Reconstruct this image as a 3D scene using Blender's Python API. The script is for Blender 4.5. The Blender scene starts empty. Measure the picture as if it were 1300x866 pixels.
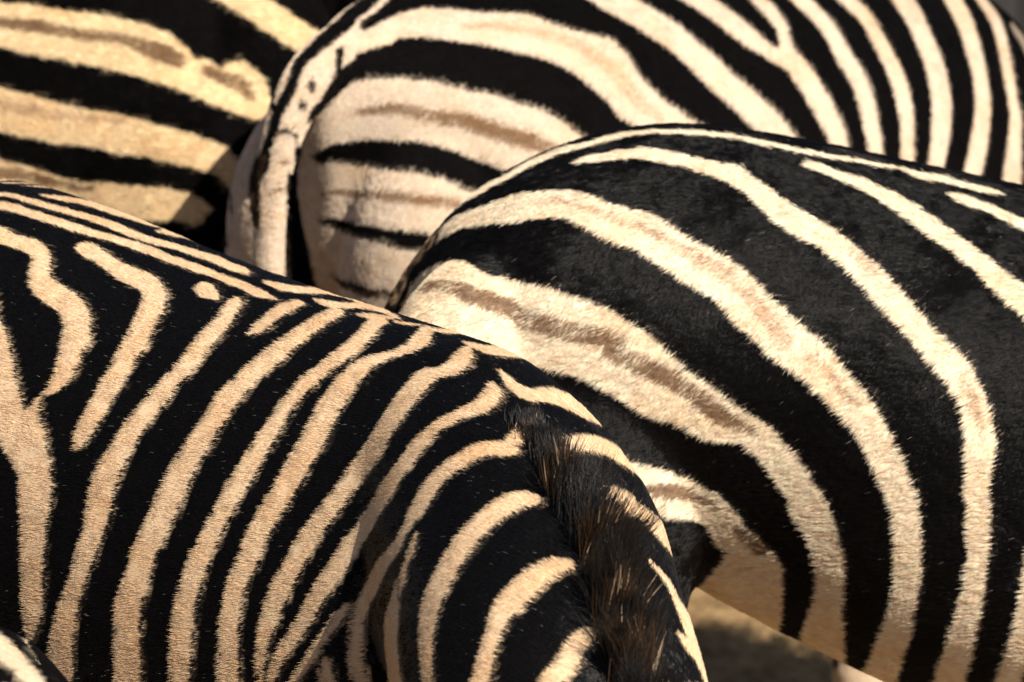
import bpy, math
import numpy as np

sc = bpy.context.scene
# ------------------------------------------------------------------ camera, sky, sun, exposure
camd = bpy.data.cameras.new('camera')
camo = bpy.data.objects.new('camera', camd)
sc.collection.objects.link(camo)
sc.camera = camo
camo.location = (0.0, -10.0 * math.cos(math.radians(19.0)), 0.95 + 10.0 * math.sin(math.radians(19.0)))
camo.rotation_euler = (math.radians(71.0), 0, 0)
camd.sensor_width = 36.0
camd.lens = 36.0 * 10.0 / 1.144
camd.clip_start = 0.5
camd.clip_end = 2000
camd.dof.use_dof = True
camd.dof.focus_distance = 9.15
camd.dof.aperture_fstop = 8.5

SUN_DIR = np.array([0.47, -0.50, 0.73]); SUN_DIR /= np.linalg.norm(SUN_DIR)   # towards the sun
world = bpy.data.worlds.new('World')
sc.world = world
world.use_nodes = True
wn = world.node_tree
bg = wn.nodes['Background']
sky = wn.nodes.new('ShaderNodeTexSky')
sky.sky_type = 'NISHITA'
sky.sun_disc = False
sky.sun_elevation = math.asin(SUN_DIR[2])
sky.sun_rotation = math.atan2(SUN_DIR[0], SUN_DIR[1])
wn.links.new(sky.outputs[0], bg.inputs[0])
bg.inputs[1].default_value = 0.05
sund = bpy.data.lights.new('sun', 'SUN')
suno = bpy.data.objects.new('sun', sund)
sc.collection.objects.link(suno)
sund.energy = 5.0
sund.angle = math.radians(0.5)
sund.color = (1.0, 0.93, 0.82)
from mathutils import Vector
suno.rotation_euler = Vector(SUN_DIR).to_track_quat('Z', 'Y').to_euler()
suno.location = (4, -3, 7)
sc.view_settings.view_transform = 'Standard'
sc.view_settings.look = 'None'
sc.view_settings.exposure = 0.64
sc.view_settings.gamma = 1.0
sc.cycles.use_denoising = True
sc.cycles.denoiser = 'OPENIMAGEDENOISE'
sc.cycles.denoising_input_passes = 'RGB_ALBEDO_NORMAL'
sc.cycles.denoising_prefilter = 'ACCURATE'
sc.cycles.max_bounces = 6
sc.cycles.transparent_max_bounces = 4
sc.cycles_curves.shape = 'RIBBONS'
rng = np.random.default_rng(7)

#<geo>
# ------------------------------------------------------------------ camera numbers
PITCH = math.radians(19.0)
CAM_D = 10.0
FRAME_W = 1.144                       # metres across the frame at CAM_D
TGT = np.array([0.0, 0.0, 0.95])
FWD = np.array([0.0, math.cos(PITCH), -math.sin(PITCH)])
UPV = np.array([0.0, math.sin(PITCH), math.cos(PITCH)])
RGT = np.array([1.0, 0.0, 0.0])
CAM = TGT - FWD * CAM_D
KPX = FRAME_W / CAM_D / 1300.0

def chart(P):
    """side chart of a coat: where a surface point lies as seen from the spot the stripes were drawn from"""
    d = P - CAM
    w = d @ FWD
    return np.stack([650 + (d @ RGT) / w / KPX, 433 - (d @ UPV) / w / KPX], 1)

def interp_rows(rows, n):
    """smooth (cubic) resampling of station rows by their running index"""
    rows = np.array(rows, float)
    m = len(rows)
    pad = np.vstack([2 * rows[0] - rows[1], rows, 2 * rows[-1] - rows[-2]])
    t = np.linspace(0, m - 1, n)
    i = np.minimum(t.astype(int), m - 2)
    f = (t - i)[:, None]
    p0, p1, p2, p3 = pad[i], pad[i + 1], pad[i + 2], pad[i + 3]
    return 0.5 * (2 * p1 + (p2 - p0) * f + (2 * p0 - 5 * p1 + 4 * p2 - p3) * f ** 2 + (3 * p1 - p0 - 3 * p2 + p3) * f ** 3)

def ring_mesh(rings):
    """rings: (n, m, 3) -> closed tube"""
    n, m, _ = rings.shape
    v = rings.reshape(-1, 3)
    faces = []
    for i in range(n - 1):
        for j in range(m):
            k = (j + 1) % m
            faces.append((i * m + j, i * m + k, (i + 1) * m + k, (i + 1) * m + j))
    c0, c1 = len(v), len(v) + 1
    v = np.vstack([v, rings[0].mean(0), rings[-1].mean(0)])
    for j in range(m):
        k = (j + 1) % m
        faces.append((c0, k, j))
        faces.append((c1, (n - 1) * m + j, (n - 1) * m + k))
    return v, faces

def trunk(rows, n=60, m=40):
    """rows: x, ztop, zbot, half width, height of the widest point (0..1), top sharpness, lateral offset"""
    R = interp_rows(rows, n)
    t = np.linspace(0, 2 * np.pi, m, endpoint=False)
    c, s = np.cos(t), np.sin(t)
    rings = np.zeros((n, m, 3))
    for i, (x, zt, zb, hw, wf, sh, yo) in enumerate(R):
        hw = max(hw, .01)
        zc = zb + (zt - zb) * wf
        up = s > 0
        z = np.where(up, zc + (zt - zc) * np.abs(s) ** .92, zc - (zc - zb) * np.abs(s) ** .95)
        wid = np.where(up, 1 - sh * np.maximum(s, 0) ** 2, 1.0)
        rings[i] = np.stack([np.full(m, x), yo + hw * np.sign(c) * np.abs(c) ** .88 * wid, z], 1)
    return ring_mesh(rings)

def limb(pts, n=28, m=18):
    """pts: x, y, z, r_side, r_sagittal ; a tapered tube, sagittal = in the plane of the limb and local x/z"""
    R = interp_rows(pts, n)
    P = R[:, :3]
    T = np.gradient(P, axis=0)
    T /= np.linalg.norm(T, axis=1)[:, None]
    t = np.linspace(0, 2 * np.pi, m, endpoint=False)
    rings = np.zeros((n, m, 3))
    for i in range(n):
        side = np.array([0, 1.0, 0]) - T[i] * T[i][1]
        side /= np.linalg.norm(side)
        sag = np.cross(T[i], side)
        a, b = max(R[i, 3], .004), max(R[i, 4], .004)
        rings[i] = P[i] + np.outer(np.cos(t) * a, side) + np.outer(np.sin(t) * b, sag)
    return ring_mesh(rings)

TRUNK = [  # x, ztop, zbot, hw, widest, sharp, yoff
    (-.625, 1.060, .98, .030, .5, .0, 0), (-.605, 1.105, .92, .060, .5, .05, 0), (-.550, 1.165, .80, .150, .5, .08, 0),
    (-.460, 1.215, .70, .238, .52, .10, 0), (-.340, 1.245, .65, .268, .52, .12, 0), (-.200, 1.245, .60, .278, .50, .12, 0),
    (-.050, 1.230, .56, .290, .48, .12, 0), (.100, 1.222, .545, .288, .47, .14, 0), (.240, 1.225, .56, .268, .47, .20, 0),
    (.360, 1.232, .60, .232, .47, .30, 0), (.460, 1.235, .65, .190, .47, .38, 0), (.550, 1.190, .72, .140, .5, .3, 0), (.600, 1.10, .80, .07, .5, .1, 0)]

def buttock(s, y0=.110):
    y = y0 * s
    return [limb([(-.47, y * .8, 1.13, .03, .03), (-.505, y * .9, 1.085, .080, .085), (-.525, y, 1.01, .106, .112), (-.53, y, .92, .112, .115), (-.51, y, .80, .112, .115), (-.48, y, .69, .095, .105), (-.46, y, .62, .06, .07)], 26, 22)]

def tail(rows=None):
    rows = rows or [(-.53, 0, 1.135, .045, .04), (-.60, 0, 1.105, .042, .040), (-.655, 0, 1.045, .036, .034), (-.685, 0, .96, .030, .030), (-.698, 0, .86, .026, .026), (-.70, 0, .74, .022, .022), (-.698, 0, .62, .017, .017), (-.695, 0, .56, .010, .010)]
    return [limb(rows, 30, 14)]

def hind_leg(s, dx=0., hx=0., sp=0., out=1.):
    y = .135 * s * out
    return [limb([(-.43, y * .9, 1.04, .09, .14), (-.43, y, .95, .135, .20), (-.42 + dx * .3, y * 1.1, .83, .13, .19), (-.40 + dx * .5, y * 1.15, .71, .10, .15),
                  (-.44 + dx * .8, y * 1.1, .58, .065, .095), (-.50 + dx, y * 1.05 + sp * .5, .49, .048, .062), (-.525 + dx, y + sp * .6, .43, .042, .055), (-.51 + dx + hx * .3, y + sp * .8, .34, .032, .038),
                  (-.50 + dx + hx * .6, y + sp, .20, .028, .032), (-.49 + dx + hx * .8, y + sp, .12, .034, .038), (-.465 + dx + hx, y + sp, .07, .030, .034), (-.44 + dx + hx, y + sp, .035, .042, .052), (-.43 + dx + hx, y + sp, .0, .046, .058)], 44)]

def fore_leg(s, dx=0., hx=0., bulge=1., sp=0.):
    y = .125 * s
    return [limb([(.37, y * .8, 1.02, .05, .10), (.40, y * 1.05, .92, .085 * bulge, .13), (.40, y * 1.1, .82, .095 * bulge, .14), (.37 + dx * .2, y * 1.15, .72, .085 * bulge, .12), (.35 + dx * .5, y * 1.1, .62, .062, .085),
                  (.36 + dx * .8, y, .50, .045, .055), (.37 + dx, y, .41, .042, .048), (.37 + dx, y + sp * .3, .36, .040, .044), (.365 + dx + hx * .4, y + sp * .5, .28, .028, .032), (.36 + dx + hx * .7, y + sp, .16, .027, .03),
                  (.365 + dx + hx * .8, y + sp, .11, .034, .036), (.39 + dx + hx, y + sp, .06, .03, .033), (.41 + dx + hx, y + sp, .03, .042, .05), (.42 + dx + hx, y + sp, .0, .046, .056)], 44)]

def neck_head(pts, head):
    """neck: limb rows; head: limb rows starting at the poll"""
    out = [limb(pts, 40, 26), limb(head, 36, 22)]
    # ears
    hx, hy, hz = head[1][:3]
    d = np.array(head[-1][:3]) - np.array(head[0][:3])
    d /= np.linalg.norm(d)
    side = np.array([-d[1], d[0], 0]); side /= (np.linalg.norm(side) + 1e-9)
    top = np.cross(d, side); top = top if top[2] > 0 else -top
    for s in (-1, 1):
        b = np.array([hx, hy, hz]) + side * s * .055 + top * .03 - d * .03
        rows = []
        for f, w in ((0, .022), (.3, .034), (.6, .036), (.85, .024), (1, .006)):
            q = b + (top * .17 - d * .06 + side * s * .05) * f
            rows.append((*q, w, w * .5))
        out.append(limb(rows, 12, 12))
    return out

NECK_UP = ([(.36, 0, 1.02, .13, .20), (.50, 0, 1.10, .115, .20), (.64, 0, 1.23, .095, .165), (.76, 0, 1.37, .08, .135), (.86, 0, 1.48, .07, .11), (.90, 0, 1.52, .06, .09)],
           [(.84, 0, 1.55, .05, .06), (.90, 0, 1.53, .085, .10), (.98, 0, 1.46, .088, .115), (1.08, 0, 1.36, .07, .095), (1.18, 0, 1.26, .056, .072), (1.25, 0, 1.19, .055, .064), (1.29, 0, 1.15, .045, .045)])
NECK_DOWN = ([(.34, 0, 1.02, .13, .20), (.48, 0, .98, .12, .205), (.62, 0, .86, .10, .175), (.74, 0, .72, .082, .14), (.83, 0, .58, .07, .115), (.88, 0, .49, .06, .09)],
             [(.90, 0, .52, .05, .06), (.93, 0, .47, .085, .10), (.95, 0, .38, .088, .115), (.96, 0, .26, .07, .095), (.97, 0, .15, .056, .072), (.97, 0, .08, .055, .064), (.965, 0, .04, .045, .045)])

def rot(v, th, loc, sc=1.0):
    v = v * sc
    c, s = math.cos(th), math.sin(th)
    return np.stack([v[:, 0] * c - v[:, 1] * s + loc[0], v[:, 0] * s + v[:, 1] * c + loc[1], v[:, 2] + loc[2]], 1)

def bend_neck(rows, base, ang):
    """turn neck/head rows sideways, more the farther they are from the base (local x)"""
    out = []
    far = max(r[0] for r in rows)
    for r in rows:
        f = min(max((r[0] - base) / .35, 0), 1)
        a = ang * f
        d = r[0] - base
        out.append((base + d * math.cos(a * .8), r[1] + d * math.sin(a * .8), *r[2:]))
    return out
NECK_A = [(0.37, -0.035, 1.02, 0.12, 0.2), (0.526, -0.082, 1.038, 0.153, 0.189), (0.637, -0.165, 1.023, 0.152, 0.154), (0.745, -0.252, 0.972, 0.156, 0.15), (0.858, -0.327, 0.913, 0.136, 0.128), (0.966, -0.402, 0.854, 0.07, 0.1)]
HEAD_A = [(.94, -.385, .90, .05, .06), (.985, -.415, .85, .085, .10), (1.03, -.45, .77, .088, .115), (1.07, -.48, .66, .07, .095), (1.10, -.505, .56, .056, .072), (1.115, -.515, .49, .055, .064), (1.118, -.518, .45, .045, .045)]

def body_A():
    parts = [trunk(TRUNK_A)] + neck_head(NECK_A, HEAD_A)
    for s in (-1, 1):
        parts += hind_leg(s, .03 * s, .0) + fore_leg(s, -.03 * s, 0, .80)
    parts += buttock(-1) + buttock(1) + tail()
    return parts

def body_B():
    parts = [trunk(TRUNK_B)] + neck_head(*NECK_DOWN)
    parts += hind_leg(-1, -.12, -.02, out=1.15) + hind_leg(1, -.20, -.03) + fore_leg(-1, .03) + fore_leg(1, -.04)
    parts += buttock(-1, .155) + buttock(1) + tail(TAIL_B)
    return parts

NECK_C = [(.28, 0, .91, .13, .17), (.39, -.07, .83, .115, .17), (.50, -.18, .70, .10, .15), (.59, -.28, .58, .085, .125), (.66, -.36, .48, .07, .105), (.70, -.41, .42, .06, .09)]
HEAD_C = [(.705, -.41, .46, .05, .06), (.73, -.435, .42, .085, .10), (.76, -.46, .34, .088, .115), (.785, -.475, .24, .07, .095), (.795, -.485, .14, .056, .072), (.797, -.487, .08, .055, .064), (.797, -.487, .04, .045, .045)]

def body_C():
    parts = [trunk(TRUNK_C)] + neck_head(NECK_C, HEAD_C)
    parts += hind_leg(-1, .0) + hind_leg(1, .04) + fore_leg(-1, -.05) + fore_leg(1, .06)
    parts += buttock(-1) + buttock(1) + tail(TAIL_C)
    return parts

def body_D():
    parts = [trunk(TRUNK)] + neck_head(*NECK_UP)
    parts += hind_leg(-1, .05) + hind_leg(1, .0) + fore_leg(-1, .03) + fore_leg(1, -.04)
    parts += buttock(-1) + buttock(1) + tail()
    return parts

def body_E():
    parts = [trunk(TRUNK)] + neck_head(*NECK_UP)
    parts += hind_leg(-1, -.04) + hind_leg(1, .03) + fore_leg(-1, .03) + fore_leg(1, -.04)
    parts += buttock(-1) + buttock(1) + tail()
    return parts

TRUNK_A = [list(r) for r in TRUNK]
for r in TRUNK_A:
    d_ = np.interp(r[0], [.2, .36, .46, .55, .60], [0, .010, .026, .035, .035])
    r[3] += d_
    r[6] -= d_
TRUNK_B = [list(r) for r in TRUNK]
for r in TRUNK_B:
    r[1] += .006 + np.interp(r[0], [-.3, -.15, -.01, .08, .2], [0, -.014, -.025, -.037, -.047])
    if r[0] < .4:
        r[2] = max(r[2], np.interp(r[0], [-.46, -.34, -.20, -.05, .10, .24, .36], [.79, .768, .70, .638, .605, .60, .62]))
for r in TRUNK_B:
    r[3] -= np.interp(r[0], [-.5, -.3, -.2, 0], [0, .025, .022, 0])
TRUNK_C = [list(r) for r in TRUNK]
for r in TRUNK_C:
    r[1] += np.interp(r[0], [-.6, -.34, 0, .24, .46, .6], [.085, .03, .0, -.04, -.12, -.16])
TAIL_B = [(-.49, 0, 1.12, .040, .035), (-.555, 0, 1.118, .036, .030), (-.603, 0, 1.073, .030, .026), (-.637, 0, 1.01, .026, .024), (-.662, 0, .92, .024, .024), (-.672, 0, .80, .022, .022), (-.675, 0, .68, .018, .018), (-.675, 0, .60, .01, .01)]
TAIL_C = [(-.50, 0, 1.215, .045, .042), (-.575, 0, 1.225, .040, .038), (-.636, 0, 1.195, .034, .032), (-.676, 0, 1.14, .027, .026), (-.694, 0, 1.07, .022, .022), (-.700, 0, .97, .020, .020), (-.700, 0, .84, .020, .020), (-.695, 0, .70, .018, .018), (-.69, 0, .60, .012, .012)]
POSE = {'A': (body_A, math.radians(-41), (-.35, -.565, 0), 1.0),
        'B': (body_B, math.radians(-8), (.495, -.18, 0), .985),
        'C': (body_C, math.radians(41), (.215, .80, 0), .94),
        'D': (body_D, math.radians(176), (-.84, 1.05, 0), 1.0),
        'E': (body_E, math.radians(172), (-1.045, -1.45, 0), 1.0)}
#</geo>
# ------------------------------------------------------------------ coat patterns
# Each stroke: colour key, kind, run of points "rc: x,y,w ..." on a 4x grid of sheets (row, column),
# w = full width of the stripe; kind 's' = tapering stripe, 'p' = filled patch. Later strokes lie on top.
def run(txt):
    out, x0, y0 = [], 0, 0
    for tok in txt.split():
        if tok.endswith(':'):
            y0, x0 = int(tok[0]) * 216, int(tok[1]) * 325
            continue
        v = [float(q) for q in tok.split(',')]
        out.append((x0 + v[0] / 4, y0 + v[1] / 4, (v[2] / 4 if len(v) > 2 else 0)))
    return np.array(out)

COAT_A = [
 ('W', 's', '10: 225,132,8 330,152,24 430,170,28 520,195,30 620,230,28 720,262,24 820,290,22 880,305,8'),
 ('W', 's', '10: 808,318,10 860,322,26 960,345,28 1060,372,28 1180,405,28 1290,440,22 11: 60,470,10'),
 ('W', 's', '11: 40,500,10 110,518,28 180,535,26 240,550,22 280,555,8'),
 ('W', 's', '10: -80,118,16 0,126,18 80,138,22 170,165,28 250,188,30 340,212,30 430,238,32 530,270,36 620,302,38 720,345,36 820,375,32 920,402,32 1010,430,36 1100,460,40 1190,498,40 1260,520,30 1285,525,12'),
 ('W', 's', '10: -80,172,40 0,182,40 80,198,42 180,232,42 280,262,40 380,292,40 480,325,38 580,352,34 680,385,40 780,418,44 880,460,38 960,488,40 1060,520,36 1140,552,32 1230,585,40 11: 0,618,42 60,640,34 115,660,8'),
 ('W', 's', '11: 60,575,8 110,590,30 200,608,34 300,618,30 400,630,26 500,655,26 600,695,24 680,730,20 750,760,10'),
 ('W', 's', '11: 310,665,8 370,682,34 450,692,30 540,695,26 620,712,18 700,740,12 740,752,4'),
 ('W', 's', '11: 525,738,8 580,745,26 650,752,22 720,758,8'),
 ('W', 's', '11: 720,775,10 780,785,12 860,795,6'),
 ('W', 's', '11: 865,805,8 940,820,20 1020,832,16 1120,838,14 1250,850,8'),
 ('W', 's', '10: -60,650,110 -50,760,100 20: -10,-30,110 5,60,125 20,130,135 30,200,135 45,300,155 60,400,170 125,480,235 155,560,200 185,640,180 195,720,170 192,864,155 30: 192,0,150 185,100,125 182,200,118 178,300,116 178,400,114 178,480,108 175,560,85 170,620,50 170,665,15'),
 ('W', 's', '10: -80,300,90 0,332,88 70,358,70 140,382,75 195,405,85 222,450,105 215,510,100 225,570,115 265,620,130 320,655,130 370,690,130 400,740,140 410,800,135 405,864,125 20: 390,10,120 365,100,108 330,180,90 290,235,60 240,270,14 215,295,14 195,340,44 180,400,90 165,460,110'),
 ('W', 's', '10: 430,400,50 460,410,80 500,430,75 570,478,75 630,520,85 700,550,95 765,585,105 795,630,110 790,690,120 755,770,115 712,864,112 20: 650,90,102 600,190,105 545,280,105 485,395,95 440,475,80 405,535,42 390,555,12'),
 ('W', 's', '10: 1030,610,50 1060,613,82 1090,628,70 1125,655,20'),
 ('W', 's', '10: 1222,668,45 1205,690,68 1180,720,75 1130,790,80 1060,864,85 20: 975,115,90 885,210,85 810,305,95 740,380,95 665,490,100 600,600,105 560,680,115 535,760,125 518,864,125 30: 485,120,105 450,220,100 410,350,85 370,470,95 345,560,105 325,680,125 320,800,145 322,900,150'),
 ('W', 's', '11: 258,688,20 230,685,40 205,690,50 150,712,60 80,765,60 20,812,48 -30,840,10'),
 ('W', 's', '11: 455,730,20 430,728,42 400,740,55 340,775,70 270,820,75 205,864,82 21: 110,80,90 50,125,90 0,165,90 20: 1260,200,92 1165,310,105 1095,410,105 1025,520,110 955,640,115 900,740,120 848,864,125 30: 770,160,128 720,300,132 678,440,130 662,560,135 660,700,138 668,900,140'),
 ('W', 's', '11: 680,778,20 640,782,50 600,800,72 550,864,78 21: 450,80,72 330,170,72 235,255,75 165,340,75 115,420,75 60,510,88 0,605,98 20: 1270,655,98 1210,750,95 1152,864,92 30: 1085,120,92 1025,260,100 975,400,105 945,540,108 935,680,110 930,790,110 925,900,110'),
 ('W', 's', '11: 900,828,50 880,835,75 862,864,80 21: 790,48,52 700,75,35 620,98,52 545,150,90 470,230,105 400,325,112 350,420,115 290,530,120 220,660,118 160,755,115 100,864,112 31: 20,130,105 30: 1285,235,102 1235,340,98 1200,440,95 1182,540,98 1178,640,100 1176,740,105 1175,900,115'),
 ('W', 's', '21: 1095,65,55 1080,85,85 1050,118,95 1010,145,82 940,165,56 875,190,90 815,250,95 745,340,95 680,430,90 610,545,92 535,660,95 455,770,90 385,864,90 31: 285,135,95 220,245,95 150,380,100 100,490,92 62,620,75 42,750,52 35,900,35'),
 ('W', 's', '21: 1215,245,50 1215,285,95 1170,330,90 1100,360,60 1010,400,55 920,455,60 830,545,75 750,645,70 675,755,72 610,864,75 31: 515,145,80 445,255,90 375,360,90 305,470,85 255,565,80 190,660,70 130,760,55 80,900,40'),
 ('W', 's', '22: 55,485,60 30,530,100 0,555,82 21: 1240,555,72 1160,560,75 1080,600,80 990,655,80 905,745,80 830,864,75 31: 818,0,58 762,105,36 715,190,55 650,275,65 590,390,68 545,490,65 518,610,70 520,740,78 545,900,80'),
 ('W', 's', '31: 480,480,20 430,545,50 360,640,50 295,735,50 200,880,45'),
 ('W', 's', '31: 370,750,16 365,800,70 380,900,90'),
 ('W', 's', '31: 832,112,14 805,180,32 775,260,30 755,350,28 742,430,10'),
 ('W', 's', '31: 727,345,8 712,450,45 697,540,70 688,650,65 700,770,68 715,900,72'),
 ('W', 's', '22: 140,820,50 60,815,88 0,835,98 31: 1220,20,105 1130,100,110 1050,200,105 980,310,105 925,410,105 893,510,95 877,610,78 875,720,68 885,900,48'),
 ('W', 's', '32: 320,290,45 220,300,88 130,350,115 50,430,130 31: 1262,520,108 1225,620,82 1190,720,80 1155,880,95'),
 ('W', 's', '32: 450,635,45 390,660,95 320,740,110 215,880,118'),
 ('W', 's', '21: 1070,15,8 1130,35,30 1200,58,45 1300,68,55 22: 60,85,42 110,100,22 170,120,6'),
 ('W', 's', '21: 1250,165,18 1290,210,35 22: 40,255,55 100,285,65 180,290,70 260,310,75 330,345,68 400,395,48 460,445,14'),
 ('W', 's', '22: 290,540,80 420,540,85 500,570,75 560,605,62 610,650,45 680,720,25'),
 ('W', 's', '22: 480,790,60 540,800,60 600,830,60 32: 600,0,62 680,40,72 760,110,76 820,190,66 860,270,42 900,360,20 920,410,6'),
 ('W', 's', '32: 700,270,14 790,370,26 820,440,32 860,520,48 900,600,62 940,690,60 970,790,42 990,900,22'),
 ('W', 's', '32: 850,640,16 900,700,40 940,770,25 955,810,4'),
]
COVER_A = '10: -60,60 600,140 1300,400 11: 700,700 21: 1300,-20 22: 300,190 620,600 32: 800,0 950,420 1040,900 30: -60,900'

COAT_B = [
 ('W', 's', '11: 870,330,14 900,290,28 960,225,36 1040,165,36 1120,115,34 1200,75,32 1300,30,30 02: 150,812,30 280,762,28 400,735,28 520,705,28 640,685,24 760,675,22 900,675,22 1000,685,24 1100,700,26 1200,715,26 1300,735,24 03: 150,768,22 300,795,20 420,820,20 560,845,20 700,872,20 13: 800,35,28 900,55,30 1000,80,32 1100,105,34 1180,125,28 1230,137,6'),
 ('W', 's', '02: 345,822,8 420,805,35 520,795,45 620,785,50 700,780,60 800,795,65 900,818,68 1000,848,75 12: 1130,18,90 1220,65,95 1300,125,110 13: 100,215,118 200,280,125 310,335,120 410,410,125 500,490,130 570,560,138 640,640,140 720,725,140 780,790,140 840,860,145 23: 925,80,155 985,150,155 1035,230,150 1068,310,145 1090,410,150 1107,520,155 1098,640,145 1090,750,130 1100,864,122 33: 1100,0,130 1093,200,118 1080,340,118 1065,460,125 1040,570,135 1010,680,150 980,780,160 940,930,170'),
 ('W', 's', '03: 195,835,8 240,845,35 300,862,42 13: 370,28,40 470,65,55 560,105,60 650,155,75 740,210,85 840,280,90 920,335,85 1030,410,95 1120,485,100 1200,560,110 1300,630,130 1400,720,140 1480,900,140'),
 ('W', 's', '13: 945,140,10 1000,150,40 1080,180,45 1160,205,45 1240,245,48 1300,270,48 1450,340,60'),
 ('W', 's', '33: 1400,200,110 1360,430,110 1342,520,112 1330,620,120 1300,740,120 1240,880,130'),
 ('W', 's', '11: 950,345,6 1000,285,48 1060,245,65 1150,225,88 1230,208,112 1300,197,128 12: 100,172,135 200,162,138 300,165,140 410,195,162 510,245,180 620,280,190 710,315,198 810,375,208 910,440,212 1010,495,216 1100,550,222 1180,620,224 1250,700,222 13: 40,780,215 130,864,230 23: 240,80,215 320,165,200 400,245,190 475,335,180 525,415,164 580,500,165 630,595,165 675,700,160 715,800,155 33: 725,0,152 738,170,150 738,310,145 720,450,142 695,580,150 655,700,162 595,880,185'),
 ('W', 'p', '11: 700,800 745,700 800,570 860,500 940,452 1010,440 1100,465 1150,500 1220,530 1300,541 12: 100,555 200,580 300,610 400,640 500,680 600,740 700,800 770,855 22: 850,70 920,140 1010,190 1090,260 1170,320 1250,370 1300,400 23: 60,440 110,510 170,560 230,650 290,740 350,864 33: 390,100 410,200 425,320 420,420 415,600 425,700 440,930 150,930 170,730 200,640 240,520 270,420 270,320 250,200 200,100 140,0 23: 120,790 50,700 0,620 22: 1250,560 1180,520 1100,500 1000,490 920,450 820,395 700,370 600,310 500,250 420,200 300,155 180,130 60,110 -100,90'),
 ('W', 'p', '22: 400,560 560,580 700,618 800,648 900,690 1000,730 1080,778 1150,850 32: 1180,10 1215,65 1262,110 1300,155 33: 30,190 80,230 105,300 108,420 105,560 98,690 95,780 60,930 32: 1300,930 900,930 700,500 600,200 500,20 450,-120'),
 ('K', 'p', '32: 640,10 760,20 850,25 930,35 1000,65 1045,110 1055,165 1090,205 1117,198 1112,240 1080,275 1040,330 990,380 930,425 860,500 700,500 640,200'),
 ('B', 's', '11: 870,590,30 950,575,60 1060,600,80 1180,650,90 1300,690,100 12: 100,745,105 220,775,110 340,805,110 460,830,100 560,860,92 22: 520,40,92 650,90,92 760,140,110 860,200,102 960,270,100 1060,350,95 1160,410,70 1250,450,40'),
 ('b', 's', '12: 150,150,30 250,140,35 420,190,35 560,240,50 700,290,50 830,350,60 950,420,80 1050,480,85 1150,550,80 1250,640,80 13: 30,760,80 120,850,60'),
 ('b', 's', '23: 230,60,50 320,140,60 420,240,60 480,310,50'),
 ('b', 's', '23: 1000,150,30 1060,240,52 1090,330,50 1110,440,36'),
 ('b', 's', '13: 440,400,30 500,450,50 560,520,40'),
 ('B', 's', '22: 620,720,40 700,740,60 800,745,80 900,770,70 1000,800,50 1060,830,30'),
 ('B', 's', '32: 1180,90,50 1240,150,80 1300,200,80'),
 ('T', 'p', '11: 560,800 600,720 640,640 690,540 760,440 850,340 930,275 965,255 945,330 880,430 840,490 795,560 745,660 690,760'),
 ('K', 's', '11: 965,275,14 940,340,16 890,420,24 830,500,40 790,570,30 760,630,26 720,730,28'),  # gap between tail and rump: its shade painted as a black line
]
COVER_B = '11: 540,800 600,640 760,400 1000,140 02: 0,760 400,560 900,500 03: 300,560 900,660 13: 1400,-120 33: 1400,920 33: 0,930 32: 800,920 22: 300,700 12: 0,920 11: 800,860'

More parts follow.
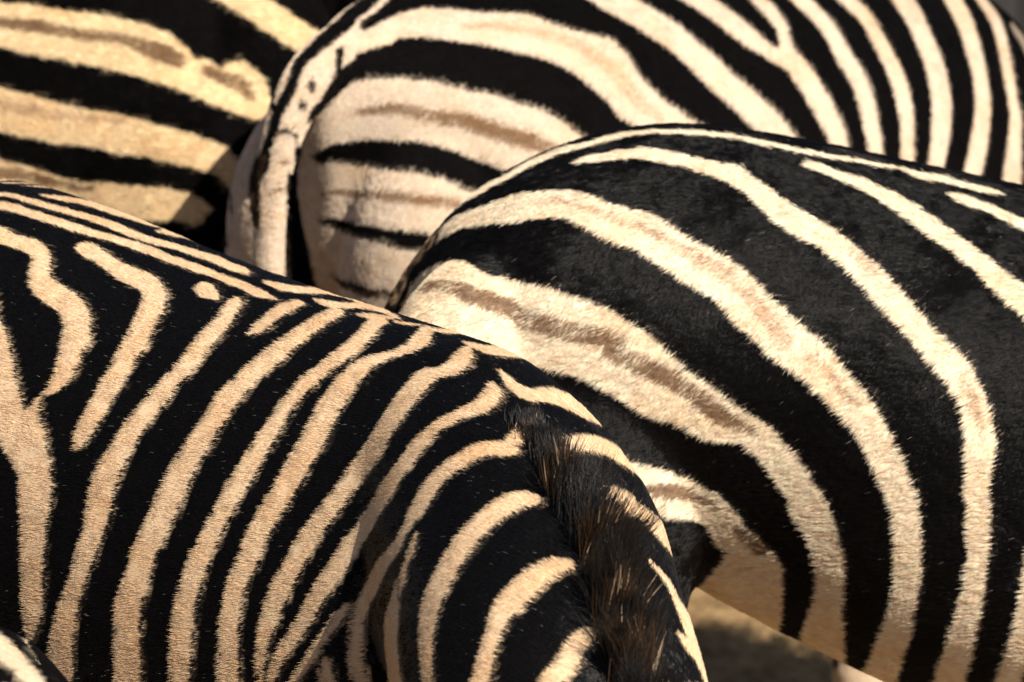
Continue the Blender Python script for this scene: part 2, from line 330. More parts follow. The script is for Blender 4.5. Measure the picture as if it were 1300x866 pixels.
COAT_C = [
 ('W', 's', '02: 420,-60,120 500,-10,122 620,55,125 720,115,125 820,180,125 900,250,125 985,325,130 1065,405,130 1150,475,135 1240,560,140 1300,615,140 03: 60,680,130 130,770,130 200,900,130'),
 ('W', 's', '02: 870,-50,90 955,0,90 1050,60,95 1140,130,95 1220,195,90 1300,250,72 03: 50,280,75 110,310,80'),
 ('W', 's', '02: 1200,-70,60 1250,-10,60 1300,40,65 03: 30,75,65 75,140,60 92,210,58 110,280,90 170,360,105 230,450,105 290,550,105 335,640,100 370,750,95 390,900,95'),
 ('W', 's', '03: 100,-80,75 175,0,75 260,80,72 330,170,75 390,285,85 460,395,80 505,520,85 530,640,80 555,790,70 560,920,70'),
 ('W', 's', '03: 330,-80,70 410,0,70 495,80,68 555,180,68 615,290,72 665,410,75 697,530,75 713,650,68 712,820,66 708,950,66'),
 ('W', 's', '03: 630,-90,95 690,0,95 750,95,92 805,220,90 850,335,95 880,480,98 885,600,98 875,720,90 852,860,78 830,960,78'),
 ('W', 's', '03: 890,-90,80 942,0,80 1000,110,80 1040,230,78 1075,370,72 1092,500,76 1090,600,80 1075,725,88 1045,870,90 1010,1000,90'),
 ('W', 's', '03: 1040,-60,34 1085,0,40 1155,100,52 1195,225,52 1225,375,52 1248,510,50 1262,620,64 1255,740,74 1245,880,90 1235,1000,90'),
 ('w', 's', '03: 1240,125,16 1270,170,28 1300,215,32 1340,300,40 1400,480,50'),
 ('W', 'p', '01: 600,-60 720,-40 620,60 540,110 528,135 560,155 640,112 740,62 850,35 1000,40 1150,60 1300,62 02: 100,70 200,110 330,150 430,175 510,190 580,260 640,360 720,450 800,520 900,590 1000,650 12: 900,200 300,800 10: 1000,900 1000,100 00: 1200,600 01: 0,350 200,150 380,40 450,-60'),
 ('K', 'p', '01: 440,335 500,300 520,262 600,236 700,210 740,182 850,180 1000,200 1150,220 1300,255 02: 100,275 200,305 300,350 400,430 480,500 520,550 560,600 660,650 760,760 500,790 390,700 330,660 250,600 150,550 50,520 0,500 01: 1200,470 1080,450 950,410 850,395 700,385 550,395 480,420 410,490 350,560 300,600 270,620 275,570 330,500 370,440 400,380 410,330 412,245 430,225 455,240 448,300'),
 ('K', 'p', '01: 265,775 300,760 400,722 520,708 650,700 800,710 900,725 1000,755 1100,790 1200,822 1300,870 12: 200,60 300,200 11: 1300,100 1130,105 1080,95 1000,55 900,20 790,-5 01: 720,855 600,838 450,822 330,818'),
 ('K', 'p', '11: 308,240 340,232 450,240 550,262 650,280 750,295 850,312 1000,350 1000,440 800,402 700,380 600,345 500,320 400,285 330,255'),
 ('D', 's', '11: 400,545,30 500,585,48 580,605,50 650,620,45 800,660,45'),
 ('B', 's', '01: 520,560,30 620,550,50 740,545,65 850,570,70 950,590,80 1080,610,82 1200,650,90 1300,680,95 02: 100,710,95 200,750,80'),
 ('b', 's', '01: 1050,130,30 1200,125,40 1300,140,45 02: 120,160,50 240,195,60 350,230,70 450,290,80 540,380,85 600,450,80 660,520,65 760,600,45'),
 ('b', 's', '01: 400,600,30 520,560,40'),
 ('B', 's', '11: 340,110,26 450,105,34 580,110,48 700,125,58 820,140,62 930,155,60 1050,170,50'),
 ('K', 's', '01: 660,-60,60 590,0,68 520,55,78 450,120,80 370,190,72 300,250,66 250,290,60 220,340,60 190,420,60 150,500,66 115,570,66 90,650,60 60,740,60 40,830,80 11: 10,0,60'),  # dark tail stripe; its lower end also paints the tail's shadow
 ('K', 's', '01: 500,-50,26 440,10,28 370,80,28 250,180,30 180,250,40 130,330,46 100,400,46 85,480,36 95,545,14'),
 ('K', 's', '01: 285,395,14 287,425,40 300,460,16'),
 ('K', 's', '01: 240,505,20 246,530,42 260,550,14'),
 ('K', 's', '01: 105,680,30 150,660,30 190,665,26 220,685,14'),
 ('B', 's', '01: 130,808,20 155,812,34 180,815,14'),
 ('B', 's', '11: 80,110,20 115,95,34 145,90,14'),
 ('b', 's', '11: 70,220,20 110,215,40 150,210,20'),
 ('K', 'p', '01: 215,700 235,740 205,864 11: 212,0 212,100 232,250 262,400 300,540 340,640 168,640 160,300 158,150 166,0 01: 190,864'),  # dark skin under the tail, with the gap's shade painted black
 ('D', 's', '01: 30,800,60 11: 0,20,60 -5,120,60 0,220,50 10,290,20'),  # shadow of the tail on the left buttock, painted into the coat
]
COVER_C = '00: 1180,500 01: 0,300 300,0 450,-100 02: 0,-120 03: 0,-120 1060,-80 1400,100 13: 1400,200 0,-20 12: 900,150 300,500 11: 700,900 10: 1000,800 1180,300'

COAT_D = [
 ('W', 's', '00: 1020,-120,130 1150,-40,130 1250,20,130 01: 60,80,150 150,140,150 300,230,150'),
 ('W', 'p', '00: -60,0 0,5 100,15 200,30 300,45 450,60 600,85 720,120 820,150 880,190 940,240 970,290 1040,290 1100,345 1150,310 1220,300 1270,340 1330,400 1400,620 1250,592 1130,555 1020,510 920,460 800,420 680,380 550,350 400,320 250,290 100,265 0,235 -60,225'),
 ('W', 'p', '00: -60,430 0,445 100,470 200,495 300,520 420,545 550,570 650,590 780,630 900,660 1000,690 1120,730 1170,780 1210,830 1260,920 10: 1205,90 1160,110 1130,70 1080,20 00: 1000,855 900,835 750,800 600,780 450,745 300,730 150,700 0,665 -60,650'),
 ('W', 'p', '00: -60,785 0,805 100,835 200,866 10: 300,35 450,55 600,65 800,80 950,115 1040,160 1062,200 1010,260 970,290 930,262 860,252 740,250 400,300 -60,300'),
 ('B', 's', '00: -40,105,60 0,110,60 150,130,70 300,150,60 450,175,60 600,190,60 700,230,80 800,260,100 900,310,80'),
 ('B', 's', '00: 1030,350,60 1120,390,80 1200,420,90 1260,480,60'),
 ('b', 's', '00: -40,520,60 0,530,60 150,560,60 350,590,50 600,600,40'),
 ('B', 's', '10: -20,10,60 100,25,70 300,70,50 450,90,30'),
]
COVER_D = '00: -80,-60 1250,-60 01: 600,-60 600,300 11: 0,100 10: 1100,400 -80,400'

COAT_E = [
 ('W', 's', '30: -120,330,30 -40,430,26 0,475,24 60,565,14 120,655,8 190,775,4'),  # sunlit rim of hair along the edge, painted as a pale line
 ('W', 's', '30: -120,620,120 -20,680,112 50,740,96 110,800,90 165,864,86 220,960,80'),
]
COVER_E = '30: -100,380 0,420 150,620 300,900 -100,900'

def in_poly(q, poly):
    x, y = q[:, 0], q[:, 1]
    inside = np.zeros(len(q), bool)
    n = len(poly)
    j = n - 1
    for i in range(n):
        xi, yi, xj, yj = poly[i, 0], poly[i, 1], poly[j, 0], poly[j, 1]
        c = ((yi > y) != (yj > y)) & (x < (xj - xi) * (y - yi) / (yj - yi + 1e-12) + xi)
        inside ^= c
        j = i
    return inside

def poly_sd(q, poly):
    """signed distance, inside positive"""
    d = np.full(len(q), 1e9)
    n = len(poly)
    for i in range(n):
        a, b = poly[i, :2], poly[(i + 1) % n, :2]
        ab = b - a
        t = np.clip(((q - a) @ ab) / (ab @ ab + 1e-9), 0, 1)
        d = np.minimum(d, np.hypot(*(q - a - t[:, None] * ab).T))
    return np.where(in_poly(q, poly), d, -d)

def stripe_sd(q, pts):
    P = interp_rows(pts, (len(pts) - 1) * 4 + 1)
    best = np.full(len(q), -1e9)
    for i in range(len(P) - 1):
        a, b = P[i, :2], P[i + 1, :2]
        ab = b - a
        t = np.clip(((q - a) @ ab) / (ab @ ab + 1e-9), 0, 1)
        w = (P[i, 2] + (P[i + 1, 2] - P[i, 2]) * t) / 2
        best = np.maximum(best, np.maximum(w, .3) - np.hypot(*(q - a - t[:, None] * ab).T))
    return best

def vnoise(P, scale, seed=0):
    """cheap smooth 3D value noise, 0..1"""
    p = P / scale + seed * 17.31
    i = np.floor(p).astype(np.int64)
    f = p - i
    f = f * f * (3 - 2 * f)
    def h(ix, iy, iz):
        n = (ix * 374761393 + iy * 668265263 + iz * 2147483647 + seed * 974711) & 0x7fffffff
        n = ((n ^ (n >> 13)) * 1274126177) & 0x7fffffff
        return ((n ^ (n >> 16)) & 0xffff) / 65535.0
    r = 0
    for dx in (0, 1):
        wx = f[:, 0] if dx else 1 - f[:, 0]
        for dy in (0, 1):
            wy = f[:, 1] if dy else 1 - f[:, 1]
            for dz in (0, 1):
                wz = f[:, 2] if dz else 1 - f[:, 2]
                r = r + wx * wy * wz * h(i[:, 0] + dx, i[:, 1] + dy, i[:, 2] + dz)
    return r

PIG = {'W': None, 'w': None, 'K': (.0034, .0029, .0029), 'D': (.045, .028, .017), 'B': (.19, .102, .050), 'b': (.48, .30, .18), 'T': (.30, .20, .12)}

def coat_colour(P, L, strokes, cover, white, soft=0.0, jit=None, seed=1):
    """pigment of the coat at surface points P (world) / L (body space); jit = per-hair jitter in chart units"""
    n = len(P)
    q = chart(P)
    if jit is not None:
        q = q + jit
    black = np.array(PIG['K'])
    white = np.array(white)
    # --- stripes of the parts nobody drew: bands across the barrel, neck and legs that lean over on the haunch
    warp = (vnoise(L, .13, seed) - .5) * .10 + (vnoise(L, .05, seed + 3) - .5) * .03
    x, z = L[:, 0], L[:, 2]
    ph = (x + warp) / .088
    haunch = np.clip((-.12 - x) / .25, 0, 1)
    ph = ph * (1 - haunch) + ((z * .9 - x * .35 + warp) / .105) * haunch
    leg = np.clip((.62 - z) / .12, 0, 1) * (np.abs(L[:, 1]) > .04)
    ph = ph * (1 - leg) + ((z + warp * .3) / .052) * leg
    fr = np.abs((ph % 1) - .5) * 2
    w0 = np.clip((fr - .54) / .10 + .5, 0, 1) if soft else (fr > .54).astype(float)
    belly = np.clip((.60 - z) / .04, 0, 1) * (np.abs(L[:, 1]) < .12)
    w0 = np.maximum(w0, belly)
    hoof = z < .045
    col = black + (white - black) * w0[:, None]
    col[hoof] = (.02, .017, .014)
    isw = w0.copy()
    # --- the drawn coat
    cov = np.where(in_poly(q, run(cover)), 1.0, 0.0) > .5
    idx = np.where(cov)[0]
    qq = q[idx]
    LL = L[idx]
    c = np.tile(black, (len(idx), 1))
    ww = np.zeros(len(idx))
    mott = vnoise(LL, .006, 5) if jit is None else np.random.default_rng(3).random(len(idx))
    for key, kind, txt in strokes:
        pts = run(txt)
        pad = 6 if kind == 'p' else pts[:, 2].max() / 2 + 6
        lo, hi = pts[:, :2].min(0) - pad, pts[:, :2].max(0) + pad
        m = np.where((qq[:, 0] > lo[0]) & (qq[:, 0] < hi[0]) & (qq[:, 1] > lo[1]) & (qq[:, 1] < hi[1]))[0]
        if not len(m):
            continue
        sd = poly_sd(qq[m], pts) if kind == 'p' else stripe_sd(qq[m], pts)
        if key in 'WKD':
            a = np.clip(sd / 2.5 + .5, 0, 1) if soft else (sd > 0).astype(float)
        elif key == 'w':
            a = np.clip(sd / 3 + .5, 0, 1) * .5
        elif key == 'T':
            a = (sd > 0) * np.where(vnoise(LL[m], .016, 9) > .42, 1.0, .12)
        else:
            # faint shadow stripes: single brown hairs among the pale ones
            s_ = np.clip(sd / 5 + .35, 0, 1) * (.98 if key == 'B' else .60) * (.55 + .8 * vnoise(LL[m], .022, 11))
            a = np.clip(s_, 0, 1) if soft else (mott[m] < s_).astype(float) * .9
        pc = white if PIG[key] is None else np.array(PIG[key])
        a = a[:, None]
        c[m] = c[m] * (1 - a) + pc * a
        if key in 'Ww':
            ww[m] = np.maximum(ww[m], a[:, 0])
        elif key in 'KD':
            ww[m] *= 1 - a[:, 0]
    col[idx] = c
    isw[idx] = ww
    # warm, slightly dirty patches in the pale hair
    d = vnoise(L, .045, seed + 20) * .6 + vnoise(L, .012, seed + 21) * .4
    tan = np.array([.95, .84, .70])
    f = (np.clip((d - .45) * 2.2, 0, 1) * .8)[:, None] * isw[:, None]
    col = col * (1 - f) + col * tan * f
    return col, isw

# ------------------------------------------------------------------ materials
def new_mat(name):
    m = bpy.data.materials.new(name)
    m.use_nodes = True
    nt = m.node_tree
    return m, nt, nt.nodes['Principled BSDF']

def hair_mat(name, attr, rough, spec):
    m, nt, p = new_mat(name)
    a = nt.nodes.new('ShaderNodeAttribute')
    a.attribute_name = attr
    nt.links.new(a.outputs['Color'], p.inputs['Base Color'])
    p.inputs['Roughness'].default_value = rough
    p.inputs['Specular IOR Level'].default_value = spec
    return m

M_SKIN = hair_mat('striped_hide', 'pigment', .8, .02)
M_FUR = hair_mat('fur', 'pigment', .32, .15)
M_FUR_SLEEK = hair_mat('sleek_fur', 'pigment', .30, .36)
M_FUR_DULL = hair_mat('dull_fur', 'pigment', .5, .025)
M_MANE = hair_mat('mane_hair', 'pigment', .40, .35)

def sand_mat():
    m, nt, p = new_mat('dry_sand')
    tc = nt.nodes.new('ShaderNodeTexCoord')
    n1 = nt.nodes.new('ShaderNodeTexNoise'); n1.inputs['Scale'].default_value = 11; n1.inputs['Detail'].default_value = 8
    n2 = nt.nodes.new('ShaderNodeTexNoise'); n2.inputs['Scale'].default_value = 70; n2.inputs['Detail'].default_value = 6
    r = nt.nodes.new('ShaderNodeValToRGB')
    r.color_ramp.elements[0].position = .38; r.color_ramp.elements[0].color = (.13, .080, .036, 1)
    r.color_ramp.elements[1].position = .68; r.color_ramp.elements[1].color = (.42, .275, .135, 1)
    mx = nt.nodes.new('ShaderNodeMix'); mx.data_type = 'FLOAT'; mx.inputs[0].default_value = .45
    b = nt.nodes.new('ShaderNodeBump'); b.inputs['Strength'].default_value = .6; b.inputs['Distance'].default_value = .02
    for n in (n1, n2):
        nt.links.new(tc.outputs['Object'], n.inputs['Vector'])
    nt.links.new(n1.outputs['Fac'], mx.inputs[2]); nt.links.new(n2.outputs['Fac'], mx.inputs[3])
    nt.links.new(mx.outputs[0], r.inputs['Fac']); nt.links.new(r.outputs['Color'], p.inputs['Base Color'])
    nt.links.new(n2.outputs['Fac'], b.inputs['Height']); nt.links.new(b.outputs['Normal'], p.inputs['Normal'])
    p.inputs['Roughness'].default_value = .95
    p.inputs['Specular IOR Level'].default_value = .1
    return m
M_SAND = sand_mat()

def wood_mat():
    m, nt, p = new_mat('weathered_wood')
    tc = nt.nodes.new('ShaderNodeTexCoord')
    mp = nt.nodes.new('ShaderNodeMapping'); mp.inputs['Scale'].default_value = (30, 30, 1.5)
    n = nt.nodes.new('ShaderNodeTexNoise'); n.inputs['Scale'].default_value = 1.6; n.inputs['Detail'].default_value = 8
    r = nt.nodes.new('ShaderNodeValToRGB')
    r.color_ramp.elements[0].position = .35; r.color_ramp.elements[0].color = (.004, .004, .004, 1)
    r.color_ramp.elements[1].position = .75; r.color_ramp.elements[1].color = (.045, .043, .042, 1)
    nt.links.new(tc.outputs['Object'], mp.inputs['Vector']); nt.links.new(mp.outputs['Vector'], n.inputs['Vector'])
    nt.links.new(n.outputs['Fac'], r.inputs['Fac']); nt.links.new(r.outputs['Color'], p.inputs['Base Color'])
    p.inputs['Roughness'].default_value = .8
    return m
M_WOOD = wood_mat()

# ------------------------------------------------------------------ ground
def build_ground():
    xs = np.concatenate([[-300, -100, -40, -15], np.linspace(-6, 6, 121), [15, 40, 100, 300]])
    ys = np.concatenate([[-100, -40, -15], np.linspace(-5, 9, 141), [15, 40, 100, 300, 800]])
    X, Y = np.meshgrid(xs, ys)
    P = np.stack([X.ravel(), Y.ravel(), np.zeros(X.size)], 1)
    near = np.clip(1 - (np.maximum(np.abs(P[:, 0]) - 5, 0) + np.maximum(np.abs(P[:, 1] - 2) - 6, 0)) / 3, 0, 1)
    z = ((vnoise(P, .45, 31) - .5) * .035 + (vnoise(P, .16, 32) - .5) * .02) * near
    P[:, 2] = z - .012
    nx, ny = len(xs), len(ys)
    F = [(j * nx + i, j * nx + i + 1, (j + 1) * nx + i + 1, (j + 1) * nx + i) for j in range(ny - 1) for i in range(nx - 1)]
    me = bpy.data.meshes.new('ground')
    me.from_pydata(P.tolist(), [], F)
    for p in me.polygons:
        p.use_smooth = True
    me.materials.append(M_SAND)
    o = bpy.data.objects.new('ground', me)
    sc.collection.objects.link(o)
    o['kind'] = 'structure'
    o['label'] = 'dry sandy paddock ground'
build_ground()

# ------------------------------------------------------------------ zebras
def join_parts(parts):
    V, F, k = [], [], 0
    for v, f in parts:
        V.append(v)
        F += [tuple(i + k for i in q) for q in f]
        k += len(v)
    return np.vstack(V), F

def hide_mesh(name, parts, voxel, smooth):
    V, F = join_parts(parts)
    V[:, 2] = np.maximum(V[:, 2], .001)
    me = bpy.data.meshes.new('rough')
    me.from_pydata(V.tolist(), [], F)
    o = bpy.data.objects.new('rough', me)
    sc.collection.objects.link(o)
    r = o.modifiers.new('r', 'REMESH'); r.mode = 'VOXEL'; r.voxel_size = voxel
    s = o.modifiers.new('s', 'SMOOTH'); s.factor = .5; s.iterations = smooth
    dg = bpy.context.evaluated_depsgraph_get()
    ev = bpy.data.meshes.new_from_object(o.evaluated_get(dg))
    bpy.data.objects.remove(o)
    bpy.data.meshes.remove(me)
    ev.name = name
    return ev

def mesh_arrays(me):
    n = len(me.vertices)
    co = np.empty(n * 3); me.vertices.foreach_get('co', co); co = co.reshape(-1, 3)
    no = np.empty(n * 3); me.vertices.foreach_get('normal', no); no = no.reshape(-1, 3)
    me.calc_loop_triangles()
    t = np.empty(len(me.loop_triangles) * 3, np.int32); me.loop_triangles.foreach_get('vertices', t)
    return co, no, t.reshape(-1, 3)

def make_curves(name, pts, rad, col, mat, parent):
    """pts (N,k,3), rad (k,) or (N,k), col (N,3)"""
    N, k, _ = pts.shape
    hc = bpy.data.hair_curves.new(name)
    hc.add_curves([k] * N)
    hc.attributes['position'].data.foreach_set('vector', pts.astype(np.float32).ravel())
    ra = hc.attributes.get('radius') or hc.attributes.new('radius', 'FLOAT', 'POINT')
    ra.data.foreach_set('value', np.broadcast_to(rad, (N, k)).astype(np.float32).ravel())
    ca = hc.attributes.new('pigment', 'FLOAT_COLOR', 'CURVE')
    c4 = np.ones((N, 4), np.float32); c4[:, :3] = col
    ca.data.foreach_set('color', c4.ravel())
    hc.materials.append(mat)
    o = bpy.data.objects.new(name, hc)
    sc.collection.objects.link(o)
    o.parent = parent
    return o

def unit(v):
    return v / (np.linalg.norm(v, axis=-1, keepdims=True) + 1e-12)

def fur(me, zc, parent, world_of):
    co, no, tri = mesh_arrays(me)
    a, b, c = co[tri[:, 0]], co[tri[:, 1]], co[tri[:, 2]]
    area = np.linalg.norm(np.cross(b - a, c - a), axis=1) / 2
    mid = (a + b + c) / 3
    W = world_of(mid)
    th = zc['th']
    nm = unit(no[tri[:, 0]] + no[tri[:, 1]] + no[tri[:, 2]])
    nw = rot(nm, th, (0, 0, 0))
    view = unit(CAM - W)
    facing = (nw * view).sum(1)
    q = chart(W)
    out = np.maximum(np.maximum(-q[:, 0], q[:, 0] - 1300), np.maximum(-q[:, 1], q[:, 1] - 866))
    dens = np.where(out < 40, 1.0, np.where(out < 260, .16, 0.0)) * np.where(facing > -.22, 1.0, 0.06)
    want = area * dens * zc['density'] * 1e6
    n = int(want.sum())
    f = rng.choice(len(tri), size=n, p=want / want.sum())
    u, v = rng.random(n), rng.random(n)
    fl = u + v > 1
    u[fl], v[fl] = 1 - u[fl], 1 - v[fl]
    P = a[f] + (b[f] - a[f]) * u[:, None] + (c[f] - a[f]) * v[:, None]
    N = unit(no[tri[f, 0]] * (1 - u - v)[:, None] + no[tri[f, 1]] * u[:, None] + no[tri[f, 2]] * v[:, None])
    sparse = dens[f] < .5
    # nap: backwards along the barrel, downwards on the upper flank and legs
    z = P[:, 2]
    down = np.clip((z - .85) / .3, 0, 1) * zc.get('down', .8) + .25 + np.clip((.62 - z) / .2, 0, 1) * 1.5
    nap = np.stack([-np.ones(n), np.zeros(n), -down], 1)
    sw = np.stack([vnoise(P, .035, s) - .5 for s in (41, 42, 43)], 1) * zc.get('swirl', .6) + np.stack([vnoise(P, .008, s) - .5 for s in (44, 45, 46)], 1) * zc.get('swirl', .6)
    nap = unit(nap) + sw + rng.normal(0, .09, (n, 3))
    T = unit(nap - N * (nap * N).sum(1)[:, None])
    lift = np.clip(zc.get('lift', .42) + rng.normal(0, .05, n) + (vnoise(P, .012, 47) - .5) * .18, .05, 1.0)
    ln = zc['len'] * (.65 + .6 * rng.random(n)) * (.8 + .4 * vnoise(P, .03, 48))
    d0 = T * np.cos(lift)[:, None] + N * np.sin(lift)[:, None]
    l2 = lift * .45
    d1 = T * np.cos(l2)[:, None] + N * np.sin(l2)[:, None]
    R = P - N * .0006
    p1 = R + d0 * (ln * .5)[:, None]
    p2 = p1 + d1 * (ln * .5)[:, None]
    # tufts: tips lean together
    cs = zc.get('tuft', .007)
    wp = P + np.stack([vnoise(P, .02, s) - .5 for s in (51, 52, 53)], 1) * .012
    ci = np.floor(wp / cs)
    cc = (ci + .5) * cs - (wp - P)
    tv = cc - P
    tv -= N * (tv * N).sum(1)[:, None]
    hsh = np.abs(np.sin(ci @ np.array([12.98, 78.23, 37.72])) * 43758.5) % 1
    k_ = zc.get('clump', .4) * (.4 + hsh)
    p1 = p1 + tv * (k_ * .35)[:, None]
    p2 = p2 + tv * k_[:, None]
    pts = np.stack([R, p1, p2], 1)
    jit = rng.normal(0, zc.get('edge', .9), (n, 2))
    col, isw = coat_colour(world_of(P), P, zc['coat'], zc['cover'], zc['white'], jit=jit, seed=zc['seed'])
    var = np.exp(rng.normal(0, .11, n)) * (.90 + .20 * hsh)
    col = col * var[:, None]
    # dark strands: a few rusty; rare pale ones put in as painted glints
    rw = rng.random(n)
    col[(isw < .3) & (rw < .10)] *= np.array([1.8, 1.6, 1.45])
    gl = (isw < .3) & (rw > zc.get('glint', 1.1))
    col[gl] = np.array([.20, .19, .18]) * (.4 + rng.random(gl.sum())[:, None])
    wid = zc['rad'] * np.where(sparse, 2.2, 1.0)
    rad = np.stack([wid, wid * .85, wid * .15], 1)
    return make_curves('coat', pts, rad, np.clip(col, 0, .9), zc.get('mat', M_FUR), parent)

def mane(neckrows, zc, parent, world_of, count, base_len, lean, bands=None, spread=.012):
    R = interp_rows(neckrows, 80)
    P0 = R[:, :3]
    T0 = unit(np.gradient(P0, axis=0))
    side0 = unit(np.array([0, 1.0, 0]) - T0 * T0[:, 1:2])
    dor0 = np.cross(T0, side0)
    if dor0[:, 2].mean() < 0:
        dor0 = -dor0
    t = rng.random(count) * (len(R) - 1.001)
    if bands:
        t = 20 + rng.random(count) * (len(R) - 21.001)
    i = t.astype(int); f = (t - i)[:, None]
    L = lambda A: A[i] * (1 - f) + A[i + 1] * f
    off = rng.normal(0, spread, count)
    C = L(P0); D = unit(L(dor0)); S = unit(L(side0)); T = unit(L(T0))
    rb = (R[i, 4] * (1 - f[:, 0]) + R[i + 1, 4] * f[:, 0])
    rs = (R[i, 3] * (1 - f[:, 0]) + R[i + 1, 3] * f[:, 0])
    root = C + D * (rb * np.sqrt(np.clip(1 - (off / rs) ** 2, 0, 1)) - .004)[:, None] + S * off[:, None]
    tt = t / (len(R) - 1)
    ln = base_len * np.clip((tt - .22) / .22, .25, 1) * (.5 + .65 * rng.random(count)) * (.85 + .3 * vnoise(root, .02, 61))
    cl = np.stack([vnoise(root, .018, s) - .5 for s in (62, 63, 64)], 1) * .85
    d = unit(D - T * lean + S * (off / spread * .10)[:, None] + cl + rng.normal(0, .07, (count, 3)))
    bend = cl * .5 + rng.normal(0, .10, (count, 3))
    pts = np.stack([root, root + d * (ln * .33)[:, None], root + (d + bend * .25) * (ln * .66)[:, None], root + (d + bend * .6) * ln[:, None]], 1)
    white = np.array(zc['white']) * np.array([.065, .045, .032])  # pale bands darkened: shade painted into the hair colour
    col = np.tile(np.array([.010, .0085, .008]), (count, 1))
    if bands is not None:
        y = chart(world_of(root))[:, 1] + rng.normal(0, 3, count)
        for (y0, y1) in bands:
            b_ = (y > y0) & (y < y1)
            col[b_] = white
            col[b_ & (rng.random(count) < .05)] = np.array(zc['white']) * .8
    else:
        col[np.sin(tt * 40) > .25] = white
    col *= np.exp(rng.normal(0, .25, count))[:, None]
    rad = np.array([.00042, .0004, .0003, .00007])
    return make_curves('mane', pts, rad, np.clip(col, 0, .9), M_MANE, parent)

def tail_tuft(rows, zc, parent, count=1500, ln0=.22):
    end = np.array(rows[-1][:3]); prev = np.array(rows[-3][:3])
    f = rng.random(count)[:, None]
    ang = rng.random(count) * 6.283
    rr = np.interp(f[:, 0], [0, 1], [rows[-3][3], .006])
    root = prev + (end - prev) * f + np.stack([np.cos(ang) * rr, np.sin(ang) * rr, np.zeros(count)], 1)
    d = unit(np.stack([np.cos(ang) * .16, np.sin(ang) * .16, -np.ones(count)], 1) + rng.normal(0, .06, (count, 3)))
    ln = ln0 * (.6 + .5 * rng.random(count))
    g = np.array([0, 0, -1.0])
    pts = np.stack([root, root + d * (ln * .35)[:, None], root + d * (ln * .6)[:, None] + g * (ln * .1)[:, None], root + d * (ln * .75)[:, None] + g * (ln * .28)[:, None]], 1)
    col = np.tile(np.array([.012, .010, .009]), (count, 1)) * np.exp(rng.normal(0, .3, count))[:, None]
    return make_curves('tail_tuft', pts, np.array([.0004, .0004, .0003, .0001]), col, M_MANE, parent)

Z = {
 'A': dict(coat=COAT_A, cover=COVER_A, white=(.78, .565, .36), len=.0078, density=1.0, rad=.00020, seed=1, mat=M_FUR_SLEEK, voxel=.0065, smooth=26, lift=.17, down=.1, clump=.22, swirl=.35,
           label='glossy zebra with lowered striped neck and short upright dark mane', edge=.5, glint=.997),
 'B': dict(coat=COAT_B, cover=COVER_B, white=(.92, .735, .545), len=.0105, density=.95, rad=.00023, seed=2, voxel=.0065, smooth=30, lift=.30, down=.9, clump=.35, swirl=.6,
           label='shaggy-coated zebra with broad cream flank stripes, rump beside the maned neck', edge=.8, glint=.9985),
 'C': dict(coat=COAT_C, cover=COVER_C, white=(.65, .52, .395), len=.0065, density=.6, rad=.00032, seed=3, mat=M_FUR_DULL, voxel=.007, smooth=8, lift=.24, down=.5, clump=.2, swirl=.4,
           label='zebra with pale cream rump, thin brown shadow stripes and hanging striped tail'),
 'D': dict(coat=COAT_D, cover=COVER_D, white=(.84, .635, .385), len=.008, density=.55, rad=.00032, seed=4, mat=M_FUR_DULL, voxel=.009, smooth=6, lift=.26, down=.2, clump=.25, swirl=.4,
           label='golden-toned zebra with wide level haunch stripes, standing behind the hanging tail'),
 'E': dict(coat=COAT_E, cover=COVER_E, white=(.62, .50, .365), len=.004, density=.9, rad=.00028, seed=5, mat=M_FUR_DULL, voxel=.009, smooth=6, lift=.2, down=.3, clump=.1, swirl=.3,
           label='zebra before the flank of the maned one, only its rump edge showing'),
}

NECKS = {'A': NECK_A, 'B': NECK_DOWN[0], 'D': NECK_UP[0], 'E': NECK_UP[0],
         'C': NECK_C}
TAILS = {'B': TAIL_B, 'C': TAIL_C}
TAIL_0 = [(-.698, 0, .86, .026, .026), (-.70, 0, .74, .022, .022), (-.698, 0, .62, .017, .017), (-.695, 0, .56, .010, .010)]

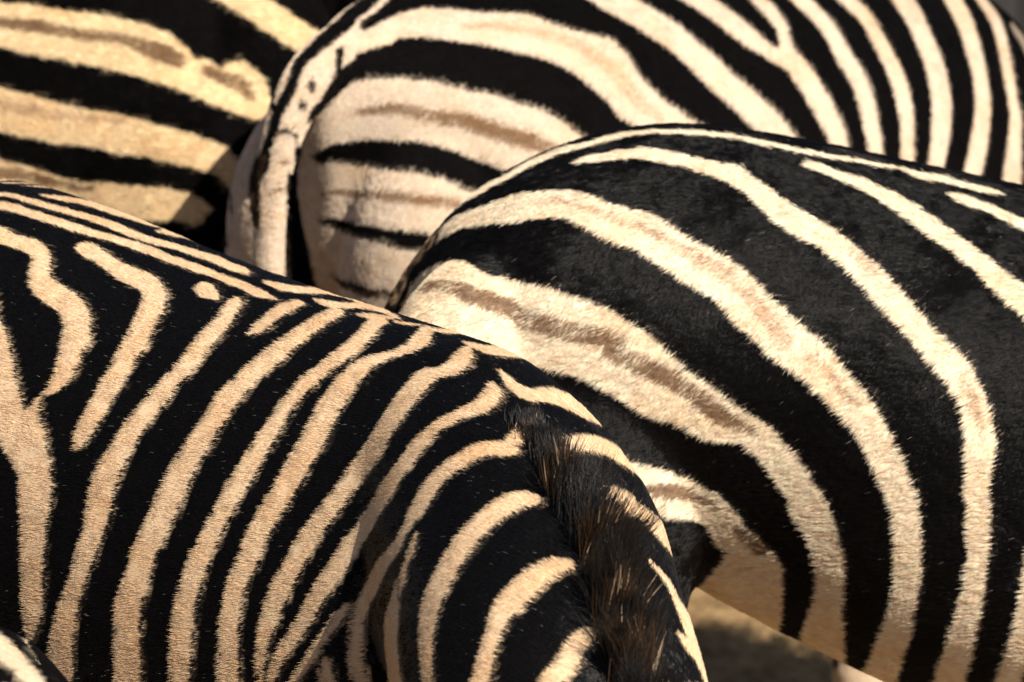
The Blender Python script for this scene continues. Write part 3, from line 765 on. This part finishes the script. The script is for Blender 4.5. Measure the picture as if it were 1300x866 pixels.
for k in 'ABCDE':
    zc = Z[k]
    fn, th, loc, scl = POSE[k]
    zc['th'] = th
    parts = [(v * scl, f) for v, f in fn()]
    me = hide_mesh('zebra', parts, zc['voxel'], zc['smooth'])
    world_of = lambda L, th=th, loc=loc: rot(L, th, loc)
    co, no, tri = mesh_arrays(me)
    col, _ = coat_colour(world_of(co), co, zc['coat'], zc['cover'], zc['white'], soft=1.0, seed=zc['seed'])
    at = me.attributes.new('pigment', 'FLOAT_COLOR', 'POINT')
    c4 = np.ones((len(co), 4), np.float32); c4[:, :3] = col * .8
    at.data.foreach_set('color', c4.ravel())
    me.polygons.foreach_set('use_smooth', np.ones(len(me.polygons), bool))
    me.materials.clear()
    me.materials.append(M_SKIN)
    body = bpy.data.objects.new('zebra', me)
    sc.collection.objects.link(body)
    body.location = loc
    body.rotation_euler = (0, 0, th)
    body['label'] = zc['label']
    body['category'] = 'zebra'
    body['group'] = 'zebras crowded together in the sun'
    fur(me, zc, body, world_of)
    nr = [tuple(q * scl for q in r) for r in NECKS[k]]
    if k == 'A':
        mane(nr, zc, body, world_of, 11000, .070, .45, spread=.007, bands=[(551, 557), (626, 638), (709, 724), (801, 817), (882, 900), (960, 980)])
    else:
        mane(nr, zc, body, world_of, 3000, .08, .2)
    tail_tuft([tuple(q * scl for q in r) for r in TAILS.get(k, TAIL_0)], zc, body)

# ------------------------------------------------------------------ timber fence behind
def board(name, x, y, z0, z1, w, d, parent, tilt=0.0):
    import bmesh
    bm = bmesh.new()
    bmesh.ops.create_cube(bm, size=1)
    for v in bm.verts:
        v.co.x = v.co.x * w; v.co.y = v.co.y * d; v.co.z = z0 + (v.co.z + .5) * (z1 - z0)
    bmesh.ops.bevel(bm, geom=bm.edges[:], offset=.006, segments=1, affect='EDGES')
    me = bpy.data.meshes.new(name)
    bm.to_mesh(me); bm.free()
    me.materials.append(M_WOOD)
    o = bpy.data.objects.new(name, me)
    sc.collection.objects.link(o)
    o.parent = parent
    o.location = (x, y, 0)
    o.rotation_euler = (0, tilt, 0)
    return o
fence = bpy.data.objects.new('timber_fence', None)
sc.collection.objects.link(fence)
fence.location = (.8, 3.6, 0)
fence['label'] = 'dark grey weathered timber fence behind the zebras'
fence['category'] = 'fence'
fx = -1.4
while fx < 2.4:
    w = .085 + .03 * rng.random()
    board('plank', fx + w / 2, rng.normal(0, .004), .03, 1.25 + rng.normal(0, .02), w, .025, fence, rng.normal(0, .01))
    fx += w + .003
for px_ in (-1.2, .6, 2.3):
    board('post', px_, .075, -.02, 1.2, .11, .11, fence)
for i, zz in enumerate((.3, .9)):
    board('rail', .5, .03, zz, zz + .09, 3.9, .03, fence)
